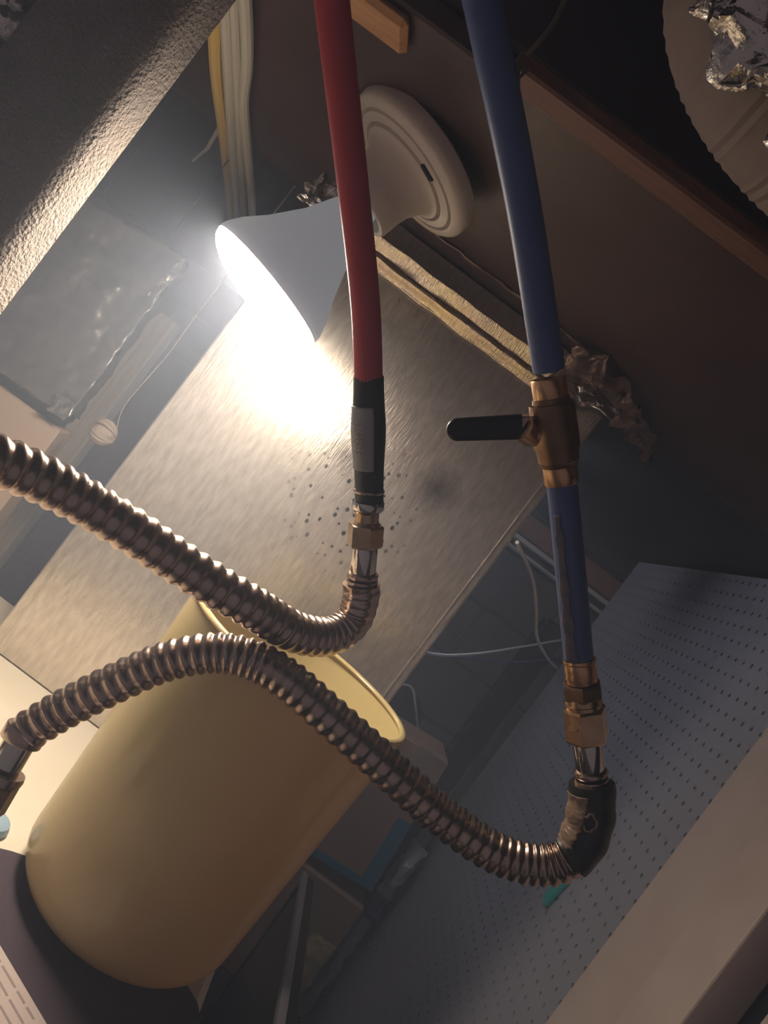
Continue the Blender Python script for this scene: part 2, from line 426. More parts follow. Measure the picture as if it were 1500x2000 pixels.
# crumpled tape running on along the ceiling joint
def crumple(name, m_, fn, nu, nv, amp, sc_, seed, parent=None, th=.0012):
    def g(a, b):
        p = fn(a, b); n_ = Vector((noise.noise(p*sc_+Vector((seed, 0, 0))), noise.noise(p*sc_+Vector((0, seed, 3))), noise.noise(p*sc_+Vector((7, 0, seed)))))
        n2 = Vector((noise.noise(p*sc_*2.7+Vector((seed, 5, 0))), noise.noise(p*sc_*2.7+Vector((2, seed, 3))), noise.noise(p*sc_*2.7+Vector((7, 9, seed)))))
        return p + n_*amp + n2*amp*.45
    o = MB().grid(g, nu, nv).build(name, m_, parent, smooth=True, angle=28); solid(o, th, 0); return o
ta = Q(98, 452, .86); 
o = crumple('foil_tape', M['brown_foil'], lambda a, b: Vector((.058 + a*.17, YS-.016 - .060*b + .16*max(0, a-.42) + .05*a*b, H - .010 - .045*(1-b)*(1-.6*a))), 50, 20, .010, 40, 3)
tag(o, 'crumpled brown tape beside the brass valve, stuck to the ceiling', 'tape')
o = crumple('foil_scrap', M['foil'], lambda a, b: Vector((.085 + a*.05, YS-.05 - .015*b, H - .034 - .022*b)), 24, 12, .009, 55, 9)
tag(o, 'small glinting foil scrap hanging right of the brass valve', 'foil')
p0 = P(618, 378, .80)
o = crumple('foil_scrap', M['foil'], lambda a, b: p0 + Vector((-.012 + .035*a, .02*a, .022 - .04*b)), 20, 20, .009, 60, 21)
tag(o, 'crumpled clear-silver foil scrap left of the red pipe above the lit bulb', 'foil')
# fuzzy tape line across the brown ceiling
o = crumple('tape_edge', M['brown_foil'], lambda a, b: Vector((-.2 + a*.27, YS-.045-.006*b, H-.003)), 60, 3, .0025, 40, 31)
tag(o, 'thin dusty tape line on the brown ceiling above the golden lip', 'tape')

# ---------------------------------------------------------------- ceiling pieces
bt = MB().box(-.105, .95, .482, .508, H-.006, H+.006, bev=.002).build('wooden_batten', M['redwood'])
tag(bt, 'long red-brown wooden batten crossing the upper right ceiling', 'batten')
for i, (y0, y1) in enumerate(((-.6, -.56), (-.2, -.16), (.51, .55))):
    o = MB().box(-2.1, 2.1, y0, y1, H+.02, H+.198, bev=.003).build('joist', M['dark_ceiling'])
    struct(o)
wbk = MB().box(-.30, -.185, .518, .556, H-.010, H-.0005, bev=.004).build('wood_block', M['orange_wood'])
tag(wbk, 'short orange pine block on the ceiling between red and blue pipes', 'wood block')
# twine knot on the batten
kn = thing('twine', 'frayed brown twine knotted at the end of the red-brown batten', 'twine', P(1022, 120, .47))
pts = [P(1115, -30, .45), P(1085, 40, .455), P(1050, 85, .46), P(1025, 112, .468)]
MB().tube(spline(pts, .004), .0016, 6).build('strand', M['twine'], kn)
m = MB()
for q in range(9):
    a = P(1022, 115, .468); b = P(1022+random.uniform(-22, 12), 115+random.uniform(15, 65), .468)
    m.tube([a, (a+b)/2+Vector((random.uniform(-.003, .003), 0, 0)), b], lambda i: (.0014, .0011, .0004)[i], 5)
m.build('frayed_end', M['twine'], kn)
# hanging insulated duct at the top right
fd = thing('flexible_duct', 'tan-jacketed flexible duct sagging at the upper right corner', 'duct', (.1, .36, CZ+.235))
def jacket(a, b):
    t = a; ang = 2*math.pi*b
    x = -.055 + .75*t
    rr = .088*math.sqrt(max(0, 1-max(0, 1-t/.22)**2.2)) + .0006*math.sin(x*900)
    sag = .02*math.cos(t*6)
    return Vector((x, .37 + 1.05*rr*math.cos(ang), CZ + .322 + rr*math.sin(ang)*1.0 + .03*t))
MB().grid(jacket, 240, 32).build('jacket', M['fabric_tan'], fd)
def sleeve(a, b):
    x = -.03 + .16*a; t = (x+.055)/.75; th_ = R(70 - 48*b + 10*a)
    rr = .088*math.sqrt(max(0, 1-max(0, 1-t/.22)**2.2)) + .007
    return Vector((x, .37 - 1.05*rr*math.cos(th_), CZ + .322 - rr*math.sin(th_) + .03*t))
o = crumple('plastic_sleeve', M['foil'], sleeve, 40, 26, .011, 55, 5, fd)
o['label'] = 'crumpled shiny plastic sleeve'

# ---------------------------------------------------------------- lamp holder and bulb
D = P(815, 312, .685); D.z = min(D.z, H-.016)
Fc = P(522, 560, .675)
ax = (Fc - D).normalized()
lh = thing('lamp_holder', 'cream porcelain lamp holder disc on the brown ceiling', 'lamp holder', D)
Mx = frame(D, ax)
rd = .073
prof = [(0, -.012), (rd*.9, -.012), (rd*.99, -.008), (rd, 0), (rd*.985, .006), (rd*.94, .0095), (rd*.84, .0105), (rd*.815, .0070), (rd*.79, .0110), (rd*.68, .0125), (rd*.655, .0090), (rd*.63, .0140), (rd*.60, .0145), (rd*.55, .0165), (rd*.50, .022), (rd*.44, .033), (rd*.42, .045), (rd*.42, .060), (rd*.40, .063), (rd*.34, .063), (rd*.33, .045), (0, .045)]
MB().lathe(prof, 72, Mx).build('base', M['porcelain'], lh, angle=50)
for sgn in (1, -1):
    q = Mx @ Vector((-.042*sgn, .026*sgn, .0128))
    MB().box(-.008, .008, -.003, .003, -.002, .0012, frame(q, ax, (1, .6, 0)), bev=.001).build('screw_slot', M['black_back'], lh)
lb = thing('light_bulb', 'lit white flood bulb shining below the porcelain holder', 'light bulb', D + ax*.062)
Lb = (Fc - D).length
rb = 140*Fc.y/F
prof = [(.012, .050), (.014, .056), (.017, .066), (.022, .078), (.030, Lb*.60), (rb*.72, Lb*.78), (rb*.90, Lb*.885), (rb*.985, Lb*.955), (rb, Lb*.985), (rb*.992, Lb)]
MB().lathe(prof, 64, Mx).build('reflector_body', M['bulb_body'], lb)
dome = [(rb*.992, Lb)] + [(rb*.992*math.cos(t), Lb + .022*math.sin(t)) for t in [k*math.pi/2/12 for k in range(2, 12, 2)]] + [(0, Lb+.022)]
MB().lathe(dome, 48, Mx).build('glowing_face', M['glow'], lb)
MB().lathe([(.0, .047), (.0125, .047), (.0125, .052), (.0118, .055), (.012, .058), (0, .058)], 24, Mx).build('screw_base', M['chrome'], lb)

# ---------------------------------------------------------------- cables on the ceiling (left)
def cable(name, mt, pts, r, label, group=None, flat=1.0, n=10, step=.008):
    o = MB().tube(spline(pts, step), r, n).build(name, mt); return tag(o, label, 'cable', group)
def cl(px, py, dz=.006):
    u, v = uv(px, py); Y = (.28-dz)*F/v; return Q(u, v, Y)
cab = [((418, -40), (420, 60), (424, 150), (437, 260), (447, 360), (458, 470), (470, 560)),
       ((436, -40), (442, 60), (446, 150), (452, 260), (459, 360), (467, 470), (478, 560)),
       ((455, -40), (460, 60), (464, 150), (468, 260), (473, 360), (479, 470), (487, 560)),
       ((476, -40), (482, 60), (482, 130), (476, 200), (482, 280), (490, 370), (496, 470), (503, 560))]
for i, pp in enumerate(cab):
    dz = (.007, .012, .007, .010)[i]
    cable('ceiling_cable', M['yellow_cable' if i < 1 else 'white_cable'], [cl(x, y, dz) for x, y in pp], (.0075, .0058, .0058, .0062)[i],
          ['yellow ceiling cable, leftmost of the bundle', 'cream ceiling cable beside the yellow one', 'cream ceiling cable, third from the left in the bundle', 'cream ceiling cable, rightmost of the bundle left of red pipe'][i], 'cables along the ceiling')
o = MB().tube([cl(428, 250, .004), cl(405, 290, .01), cl(377, 314, .016)], lambda i: (.003, .003, .0022)[i], 8).build('cable_end', M['white_cable'])
tag(o, 'short white cable stub sticking out left of the cable bundle', 'cable')

# ---------------------------------------------------------------- left side: insulated column and things behind
m = MB()
x1 = -.3135; x0 = -.396; y0, y1 = .52, .566; zt, zb = H-.001, TOP
rc = .018; prof = [(x0, y1), (x0, y0)]
for k in range(9):
    t = -math.pi/2 + k*math.pi/2/8; prof.append((x1-rc+rc*math.cos(t), y0+rc+rc*math.sin(t)))
prof.append((x1, y1))
n = len(prof); vs = []; fs = []
for z in (zb, zt):
    vs += [Vector((x, y, z)) for x, y in prof]
for k in range(n):
    k2 = (k+1) % n; fs.append((k, k2, n+k2, n+k))
fs += [tuple(range(n))[::-1], tuple(range(n, 2*n))]
m.add(vs, fs)
o = m.build('insulated_post', M['wrap'], angle=60)
tag(o, 'tall post wrapped in pimply grey insulation at the upper left', 'post')
o = crumple('foil_sheet', M['foil'], lambda a, b: Vector((-.50 + a*.098, .545, CZ + .0 + b*.25)), 30, 60, .012, 40, 13, th=.003)
o.location.z = 0
tag(o, 'crumpled silver foil sheet at the far upper left corner', 'foil')

yd = 1.05
fdx0, fdx1 = -.62, -606*yd/F
fw = thing('wrapped_duct', 'dark foil-wrapped duct hanging left of the sheet-metal duct', 'duct', ((fdx0+fdx1)/2, yd+.15, CZ-.25*yd*1000/F))
zb_ = CZ - 250*yd/F
MB().box(fdx0, fdx1-.004, yd+.012, yd+.04, zb_+.008, CZ+.115, bev=.004).build('core', M['dark_board'], fw)
for xx in (-.58, -.47): MB().tube([Vector((xx, yd+.025, CZ+.10)), Vector((xx, yd+.025, H+.003))], .0012, 6).build('hanger_wire', M['dark_board'], fw)
crumple('foil_wrap', M['foil_dark'], lambda a, b: Vector((fdx0 + a*(fdx1-fdx0), yd + .004, zb_ + b*.27 + .02*a)), 50, 60, .0055, 28, 41, fw, .0015)
crumple('foil_wrap', M['foil_dark'], lambda a, b: Vector((fdx1 - .002, yd + .004 + a*.03, zb_ + .02 + b*.25)), 8, 50, .004, 28, 47, fw, .0015)
crumple('loose_film', M['foil_dark'], lambda a, b: Vector((fdx1-.03 + a*.028, yd-.001, zb_+.012 + b*.028)), 24, 24, .004, 70, 51, fw, .0008)
crumple('loose_film', M['foil_dark'], lambda a, b: Vector((fdx1-.012 + a*.012, yd-.001, CZ+.045 + b*.06)), 12, 24, .004, 80, 57, fw, .0008)
# beige panel and cream post
o = MB().box(-.66, -602*1.08/F, 1.08, 1.12, 0, CZ-.181, bev=.003).build('beige_panel', M['beige']); tag(o, 'beige board standing below the foil-wrapped duct', 'panel')
po = thing('white_post', 'cream painted wooden post behind the hose on the left', 'post', (-.5, 1.3, 0))
MB().box(-600*1.3/F, -547*1.3/F, 1.3, 1.34, 0, CZ+.045, bev=.003).build('board', M['cream_wood'], po)
MB().box(-578*1.3/F, -574*1.3/F, 1.297, 1.3, 0.02, CZ+.0, bev=.001).build('groove_strip', M['cream_wood'], po)
# far pegboard and trim on the back wall
yp = 2.46
pf = pegboard('pegboard', M['peg_far'], Vector((-1.03, yp, CZ + 4*yp/F - 46*.0254)), Vector((1, 0, 0)), Vector((0, 0, 1)), 26, 46, .0254, .0046, .006)
tag(pf, 'small grey pegboard on the far wall between white post and duct', 'pegboard')
o = MB().box(-1.03, -.3, yp-.02, yp+.03, CZ+6*yp/F, CZ+30*yp/F, bev=.003).build('trim_4', M['peg_far']); struct(o)
# pull cord
kx = P(203, 846, 1.0)
pc_ = thing('pull_cord', 'white pull cord with a knotted ball end hanging left of the duct', 'cord', kx)
pts = [kx + Vector((.012, 0, .010)), P(245, 790, 1.0), P(330, 690, 1.0), P(395, 600, 1.0), Vector((P(395, 600, 1.0).x+.002, 1.0, H-.001))]
MB().tube(spline(pts, .01), .0007, 6).build('cord', M['cord'], pc_)
m = MB(); nb = 5
m.lathe([(0.0001, -.0185), (.008, -.0175), (.0125, -.012), (.014, -.003), (.0135, .006), (.010, .013), (.004, .0165), (0.0001, .017)], 20, frame(kx, (.55, 0, .83)))
o = m.build('knot', M['cord'], pc_)
for k in range(7):
    pp = []
    a0 = R(25*k)
    for q in range(25):
        t = 2*math.pi*q/24
        w_ = Vector((math.cos(t)*.0145, math.sin(t)*.0145*math.cos(a0), math.sin(t)*.0155*math.sin(a0) + .003*(k-3)*.5))
        pp.append(kx + w_)
    MB().tube(pp, .0024, 6, caps=False).build('cord_turn', M['cord'], o)

# ---------------------------------------------------------------- plumbing
KD = .85
def pd(px, py, Y): return P(px, py, Y*KD)
RP = .0111*KD; RH = .0163*KD
def ring(m, c, axis, r0, r1, h):   # short cylinder, centre c
    m.lathe([(r0*.97, -h/2), (r1*.97, -h/2), (r1, -h/2+.0006), (r1, h/2-.0006), (r1*.97, h/2), (r0*.97, h/2)], 32, frame(c, axis)); return m
def hexnut(m, c, axis, r, h, xref=(0, 1, 0)):
    Mh = frame(c, axis, xref); vs = []; fs = []
    for (k, z) in ((.93, -h/2), (1, -h/2+.0015), (1, h/2-.0015), (.93, h/2)):
        for q in range(6):
            t = math.pi/3*q; vs.append(Mh @ Vector((r*k*math.cos(t), r*k*math.sin(t), z)))
    for l in range(3):
        for q in range(6): fs.append((l*6+q, l*6+(q+1) % 6, (l+1)*6+(q+1) % 6, (l+1)*6+q))
    fs += [tuple(range(6))[::-1], tuple(18+q for q in range(6))]
    m.add(vs, fs); return m
def sweep(profile_fn, path, n=28, **k):
    return MB().tube(path, profile_fn, n, **k)

# red line
rp_pts = [pd(630, -190, .435), pd(648, 0, .47), pd(688, 350, .53), pd(714, 600, .57), pd(721, 790, .60)]
red = thing('red_pipe', 'red plastic water pipe running down past the lit bulb', 'pipe', rp_pts[-1])
MB().tube(spline(rp_pts, .01), RP, 24).build('pipe', M['red'], red)
A, B = pd(720, 735, .592), pd(721, 985, .628); axr = (B-A).normalized()
path = spline([A, A.lerp(B, .5), B], .004); n_ = len(path)
def slr(i):
    t = i/(n_-1); return RP*(1.06 + .16*math.exp(-((t-.42)/.22)**2))
MB().tube(path, slr, 28).build('black_sleeve', M['black'], red)
# printed wrap over the left front of the sleeve
side = Vector((-.62, -.78, 0)); side = (side - axr*side.dot(axr)).normalized(); sb = axr.cross(side)
def wrapf(a, b):
    t = .21 + .49*a; c = A.lerp(B, t); r = slr(t*(n_-1)) + .0007
    ang = (b-.5)*2.0
    return c + (side*math.cos(ang) + sb*math.sin(ang))*r
o = MB().grid(wrapf, 30, 16).build('printed_label', M['tape_label'], red); solid(o, .0005, 1)
random.seed(4)
mk = MB()
for k in range(7):                 # worn lettering, no longer readable
    a0 = .28 + .07*k
    for q in range(3):
        b0 = .32 + .10*q + random.uniform(-.03, .03); da = random.uniform(.012, .035); db = random.uniform(.04, .09)
        vs = [wrapf(a0, b0), wrapf(a0+da, b0), wrapf(a0+da, b0+db), wrapf(a0, b0+db)]
        c0 = A.lerp(B, .45); vs = [p + (p - (A + axr*((p-A).dot(axr)))).normalized()*.0009 for p in vs]
        mk.add(vs, [(0, 1, 2, 3)])
o_ = mk.build('worn_lettering', M['paper'], o, smooth=False); solid(o_, .0004, 0)
# ferrule, hex, sleeve
fit = thing('hose_fitting', 'steel and brass fitting joining red pipe to the upper hose', 'fitting', pd(714, 1010, .633))
e0, e1 = pd(721, 950, .624), pd(706, 1150, .648)
fa = (e1-e0).normalized()
def at(t): return e0.lerp(e1, t)
def onl(py): return at((py-950)/200)
ring(MB(), onl(958), fa, 0.004, RP*1.17, .0022).build('ferrule_band', M['steel'], fit)
ring(MB(), onl(985), fa, 0.004, RP*1.22, .006).build('ferrule', M['chrome'], fit)
MB().lathe([(RP*1.15, -.006), (RP*.9, -.004), (RP*.9, .002), (RP*1.2, .006), (.004, .006)], 32, frame(onl(1010), fa)).build('neck', M['brass'], fit)
hexnut(MB(), onl(1043), fa, RP*1.38, .016, (-.35, .9, 0)).build('hex_nut', M['brass'], fit, angle=20)
ring(MB(), onl(1093), fa, .004, RP*1.0, .024).build('steel_sleeve', M['chrome'], fit)
for py in (1122, 1134): ring(MB(), onl(py), fa, .004, RP*1.2, .0032).build('end_ring', M['steel'], fit)

def hose(name, label, pts, pitch, r, flat_start=0.0, smooth_len=0.0):
    path = spline(pts, pitch/10)
    # rings stand wider apart where the hose runs straight than where it bends
    ph = [0.0]; W = 18
    for i in range(1, len(path)):
        a, b, c = path[max(0, i-W)], path[i], path[min(len(path)-1, i+W)]
        t1 = (b-a); t2 = (c-b)
        k_ = t1.angle(t2) / max(.004, (c-a).length*.5) if t1.length > 1e-6 and t2.length > 1e-6 else 0
        ph.append(ph[-1] + .1/(1.22 - min(.5, k_*.03)))
    def rr(i):
        s = i*pitch/10
        w_ = .5+.5*math.cos(2*math.pi*ph[i])
        amp = 1.0 if s >= smooth_len else .35 + .65*(s/smooth_len)**2
        return r*(.875 + .125*(w_**.8)*amp + (1-amp)*.05)
    o = thing(name, label, 'hose', path[0])
    MB().tube(path, rr, 36).build('corrugated_tube', M['steel'], o, angle=80)
    return o, path
h1p = [pd(706, 1140, .647), pd(704, 1170, .65), pd(686, 1216, .652), pd(640, 1243, .640), pd(575, 1234, .618), pd(500, 1190, .590), pd(420, 1144, .575), pd(330, 1086, .558),
       pd(240, 1026, .538), pd(150, 972, .518), pd(60, 926, .495), pd(-40, 888, .47), pd(-190, 850, .44), pd(-380, 830, .41)]
o1, path1 = hose('corrugated_hose', 'corrugated steel hose curving from the red pipe to the left edge', h1p, .0088, RH*1.04, smooth_len=.07)

# blue line
b0 = [pd(902, -230, .405), pd(942, 0, .44), pd(1022, 400, .50), pd(1076, 750, .55)]
blue = thing('blue_pipe', 'blue plastic water pipe above the brass valve', 'pipe', b0[-1])
MB().tube(spline(b0, .01), RP*1.03, 24).build('pipe', M['blue'], blue)
v0, v1 = pd(1074, 765, .552), pd(1094, 920, .566); va = (v1-v0).normalized()
vc = v0.lerp(v1, .5)
bv = thing('ball_valve', 'dull brass ball valve with black lever on the blue pipe', 'valve', vc)
for q in (v0, v1):
    ring(MB(), q, va, .004, RP*1.13, .0165).build('copper_crimp_ring', M['copper'], bv)
rv = RP*1.50; hv = .037
MB().lathe([(.004, -hv/2-.003), (RP*1.2, -hv/2-.003), (RP*1.25, -hv/2), (rv*.97, -hv/2+.0005), (rv, -hv/2+.003), (rv*1.01, 0), (rv*1.01, hv/2-.010), (rv*.92, hv/2-.006), (rv*.9, hv/2-.0005), (RP*1.3, hv/2), (RP*1.2, hv/2+.003), (.004, hv/2+.003)], 40, frame(vc, va)).build('body', M['brass_dull'], bv)
hl0 = P(1030, 833, .55*KD); hl1 = P(872, 840, .545*KD)
ha = (hl1-hl0).normalized(); st = (vc - hl0); st = hl0 + ha*(-.004)
MB().tube([vc + ha*rv*.8, vc + ha*(rv+.002), hl0 + ha*.004], lambda i: .0085, 24).build('stem_collar', M['copper'], bv)
lv = thing  # lever: flat steel bar in a black dipped grip
up_ = va
def leverbox(a0, a1, hw, ht, bev): 
    return MB().box(a0, a1, -hw, hw, -ht, ht, frame_lever, bev=bev)
x_ = ha; y_ = (up_ - x_*up_.dot(x_)).normalized(); z_ = x_.cross(y_)
frame_lever = Matrix((x_, y_, z_)).transposed().to_4x4(); frame_lever.translation = hl0
Ll = (hl1-hl0).length
g = MB()
secs = []
NN = 24
for i in range(NN+1):
    t = i/NN*.86/.6 if i/NN <= .6 else .86 + .14*math.sin((i/NN-.6)/.4*math.pi/2); x = .004 + t*(Ll-.004)
    k = 1.0 if t < .86 else math.sqrt(max(.01, 1-((t-.86)/.14)**2))
    secs.append((x, .0078*k*(1-.12*t), .0036*max(.5, k)))
vs = []; fs = []; nn = 16
for x, hw, ht in secs:
    for q in range(nn):
        t = 2*math.pi*q/nn; c_, s2 = math.cos(t), math.sin(t)
        vs.append(frame_lever @ Vector((x, hw*math.copysign(abs(c_)**.45, c_), ht*math.copysign(abs(s2)**.6, s2))))
for i in range(NN):
    for q in range(nn): fs.append((i*nn+q, i*nn+(q+1) % nn, (i+1)*nn+(q+1) % nn, (i+1)*nn+q))
fs += [tuple(range(nn))[::-1], tuple(NN*nn+q for q in range(nn))]
g.add(vs, fs)
lever = MB().box(-.004, .007, -.0062, .0062, -.0016, .0016, frame_lever, bev=.0006).build('lever', M['steel'], bv)
g.build('grip', M['black'], lever)
b1 = [pd(1092, 905, .5645), pd(1103, 1000, .571), pd(1130, 1285, .588)]
blue2 = thing('blue_pipe', 'short dusty blue pipe length below the brass valve', 'pipe', b1[-1])
MB().tube(spline(b1, .008), RP*1.03, 24).build('pipe', M['blue'], blue2)
# dust along the left of the pipe
a_, c_ = b1[1], b1[2]; axb = (c_-a_).normalized(); sd = Vector((-.75, -.45, 0)); sd = (sd-axb*sd.dot(axb)).normalized(); sb2 = axb.cross(sd)
def dustf(a, b):
    c = a_.lerp(c_, a); wv = .28 + .35*a + .28*noise.noise(Vector((a*9, 0, 4)))
    ang = (b-.5)*2*wv*.7 + (-.25)
    return c + (sd*math.cos(ang) + sb2*math.sin(ang))*(RP*1.03 + .0006)
o = MB().grid(dustf, 50, 8).build('dust_streak', M['dust'], blue2); solid(o, .0004, 0)
# lower coupling
f0, f1 = pd(1131, 1280, .588), pd(1155, 1520, .60); ab = (f1-f0).normalized()
def on2(py): return f0.lerp(f1, (py-1280)/240)
cp = thing('pipe_coupling', 'brass hex coupling joining lower blue pipe to the bottom hose', 'coupling', on2(1400))
MB().lathe([(.004, -.008), (RP*1.12, -.008), (RP*1.14, -.006), (RP*1.05, -.005), (RP*1.12, -.001), (RP*1.06, .001), (RP*1.14, .004), (RP*1.06, .006), (RP*1.06, .008), (.004, .008)], 32, frame(on2(1308), ab)).build('barbed_ring', M['copper'], cp)
hexnut(MB(), on2(1347), ab, RP*1.42, .0105, (.3, .9, 0)).build('hex_collar', M['brass_dull'], cp, angle=20)
MB().lathe([(.004, -.004), (RP*1.22, -.004), (RP*1.3, 0), (RP*1.2, .001), (RP*1.2, .004), (.004, .004)], 32, frame(on2(1370), ab)).build('thread', M['brass'], cp)
hexnut(MB(), on2(1412), ab, RP*1.52, .023, (.55, .85, 0)).build('hex_nut', M['brass'], cp, angle=20)
ring(MB(), on2(1468), ab, .004, RP*1.02, .027).build('steel_sleeve', M['chrome'], cp)
for py in (1508, 1523): ring(MB(), on2(py), ab, .004, RP*1.17, .0034).build('end_ring', M['steel'], cp)
# taped elbow and lower hose
h2p = [pd(1156, 1528, .60), pd(1157, 1570, .60), pd(1147, 1625, .601), pd(1118, 1670, .603), pd(1060, 1690, .605), pd(965, 1664, .607), pd(850, 1583, .609), pd(740, 1484, .605), pd(640, 1395, .602), pd(565, 1330, .600),
       pd(500, 1291, .602), pd(425, 1275, .600), pd(330, 1290, .600), pd(230, 1332, .600), pd(120, 1388, .60), pd(48, 1432, .597)]
o2, path2 = hose('corrugated_hose', 'corrugated steel hose arching from the lower blue pipe to the left', h2p, .0080, RH, smooth_len=.0)
el = spline(h2p[:5], .003)
ne = int(len(el)*.78)
el = el[:ne]
def ebr(i):
    t = i/(ne-1); return RH*(1.07 + .04*math.sin(t*20) + .05*math.sin(t*math.pi))
tp = thing('taped_elbow', 'black tape wound round the elbow of the lower hose', 'tape', el[-1])
tb = MB().tube(el, ebr, 28).build('tape_wrap', M['black'], tp)
# tan label patch on the tape
def epatch(a, b):
    f = .10*(1-a) + .92*a; i = f*(ne-1); i0 = int(i); i1 = min(i0+1, ne-1); c = el[i0].lerp(el[i1], i-i0)
    T = (el[min(i0+2, ne-1)] - el[max(i0-1, 0)]).normalized()
    s_v = Vector((-1, -.25, .45)); s_v = (s_v - T*s_v.dot(T)).normalized(); bb = T.cross(s_v)
    jag = .12*noise.noise(Vector((a*14, b*2, 8)))
    ang = (b-.5)*(1.35 + jag*3)
    return c + (s_v*math.cos(ang) + bb*math.sin(ang))*(ebr(i) + .0008 + .0006*noise.noise(Vector((a*25, b*5, 1))))
o = MB().grid(epatch, 40, 14).build('tan_tape_patch', M['tape_brown'], tp); solid(o, .0006, 1)
# small ring-shaped printed mark on the tape
def emark(ang0, f):
    i = f*(ne-1); i0 = int(i); c = el[i0]; T = (el[min(i0+2, ne-1)] - el[max(i0-1, 0)]).normalized()
    s_v = Vector((-.9, -.5, .35)); s_v = (s_v - T*s_v.dot(T)).normalized(); bb = T.cross(s_v)
    return c + (s_v*math.cos(ang0) + bb*math.sin(ang0))*(ebr(i)+.0008)
best = min(((emark(a/20, .42) - pd(1155, 1588, .58)).length, a/20) for a in range(-60, 60))[1]
mk = []
for k in range(13):
    t = 2*math.pi*(k/15.0 + .12); mk.append(emark(best + .26*math.cos(t), .42 + .10*math.sin(t)))
MB().tube(mk, .0009, 5).build('printed_mark', M['tape_brown'], tp)
# ferrule and cap at the left end of the lower hose
q0, q1 = pd(50, 1430, .597), pd(2, 1512, .592); qa = (q1-q0).normalized()
ef = thing('hose_fitting', 'steel end fitting of the lower hose at the left edge', 'fitting', q1)
ring(MB(), q0.lerp(q1, .06), qa, .004, RH*1.0, .010).build('end_collar', M['steel'], ef)
ring(MB(), q0.lerp(q1, .5), qa, .004, RH*.74, .034).build('steel_sleeve', M['chrome'], ef)
MB().lathe([(.004, -.003), (RH*1.08, -.003), (RH*1.12, 0), (RH*1.08, .003), (.004, .003)], 32, frame(q1, qa)).build('flange', M['steel'], ef)
hexnut(MB(), q1 + qa*.014, qa, RH*1.12, .022).build('hex_nut', M['brass_dull'], ef, angle=20)

# ---------------------------------------------------------------- bucket and cabinet
cab_ = thing('white_cabinet', 'cream-white enamelled cabinet top under the yellow bucket', 'cabinet', (-.2, .65, 0))
CX0, CX1, CY0, CY1 = -.62, .119, .36, 1.04
MB().box(CX0, CX1, CY0, CY1, .03, TOP-.03, bev=.01).build('body', M['cream_enamel'], cab_)
MB().box(CX0-.005, CX1+.003, CY0-.005, CY1, TOP-.029, TOP, bev=.008).build('top_panel', M['cream_enamel'], cab_)
MB().box(CX0+.03, CX1-.03, CY0+.03, CY1-.03, 0, .03).build('plinth', M['black'], cab_)
BXc, BYc = .0195, .640
rim = CZ - .1410
Hb = rim - TOP
rt, rbm = .1060, .0960
Mb = Matrix.Translation((BXc, BYc, TOP))
bk = thing('bucket', 'open yellow-cream plastic bucket standing in front of the metal duct', 'bucket', (BXc, BYc, TOP))
rc = .030
def wallr(z): return rbm + (rt-rbm)*(z/Hb)
out = [(0.0005, .001), (rbm-rc, 0.0005)]
for k in range(1, 9):
    t = k/8*math.pi/2; z = rc - rc*math.cos(t); out.append((wallr(z) - rc + rc*math.sin(t), z))
for k in range(1, 11): z = rc + (Hb-.004-rc)*k/10; out.append((wallr(z), z))
th = .0022
inn = [(rt-th, Hb-.003)]
for k in range(9, -1, -1): z = rc + (Hb-.004-rc)*k/10; inn.append((wallr(z)-th, z))
for k in range(7, 0, -1):
    t = k/8*math.pi/2; z = rc - rc*math.cos(t); inn.append((wallr(z)-rc+rc*math.sin(t)-th*.9, z+th*.8))
inn += [(rbm-rc, th+.0006), (.0005, th+.001)]
MB().lathe(out+inn, 96, Mb).build('body', M['bucket'], bk, angle=50)
MB().lathe([(rt-.0030+.0032*math.cos(t)+.001, Hb-.0015+.0024*math.sin(t)) for t in [2*math.pi*k/12 for k in range(12)]], 96, Mb, close=True).build('rim', M['bucket'], bk)
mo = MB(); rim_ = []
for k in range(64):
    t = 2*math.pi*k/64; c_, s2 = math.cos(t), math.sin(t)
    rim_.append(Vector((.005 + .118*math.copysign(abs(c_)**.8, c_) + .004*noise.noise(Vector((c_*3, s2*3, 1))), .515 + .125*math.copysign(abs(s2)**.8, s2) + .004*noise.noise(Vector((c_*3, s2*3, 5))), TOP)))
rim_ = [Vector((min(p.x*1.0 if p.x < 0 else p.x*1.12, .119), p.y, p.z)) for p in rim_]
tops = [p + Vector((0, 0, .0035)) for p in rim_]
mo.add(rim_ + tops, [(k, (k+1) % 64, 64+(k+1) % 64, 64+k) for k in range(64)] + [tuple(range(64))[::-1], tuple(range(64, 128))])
o = mo.build('shade_sheet', M['mat'], angle=50); tag(o, 'dark purple-grey sheet standing in for shade under the front of the bucket', 'mat')  # added flat sheet, its dark colour paints shade on the cabinet top
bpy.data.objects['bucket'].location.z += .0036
# printed sheet on the cabinet
pa = thing('printed_paper', 'pale printed paper lying in front of the bucket, lower left', 'paper', Q(*uv(30, 1950), .52))
pc0 = Vector((-.060, .478, TOP+.0040)); rot = Matrix.Rotation(R(-28), 4, 'Z'); rot.translation = pc0
MB().box(-.09, .075, -.085, .055, 0, .0012, rot).build('sheet', M['paper'], pa)
m = MB(); random.seed(3)
for r_ in range(12):
    y = .048 - r_*.0085; x = -.08
    while x < .055:
        l = random.uniform(.006, .02); m.box(x, min(x+l, .066), y-.0009, y+.0009, .0012, .00135, rot); x += l + .003
m.build('print_lines', M['ink'], pa, smooth=False)
o = MB().lathe([(0.0003, 0), (.014, 0), (.016, .003), (.014, .008), (.008, .011), (.0003, .012)], 24, Matrix.Translation((-.104, .628, TOP))).build('bottle_cap', M['skyblue'])
tag(o, 'pale blue plastic cap on the cabinet at the left edge', 'cap')

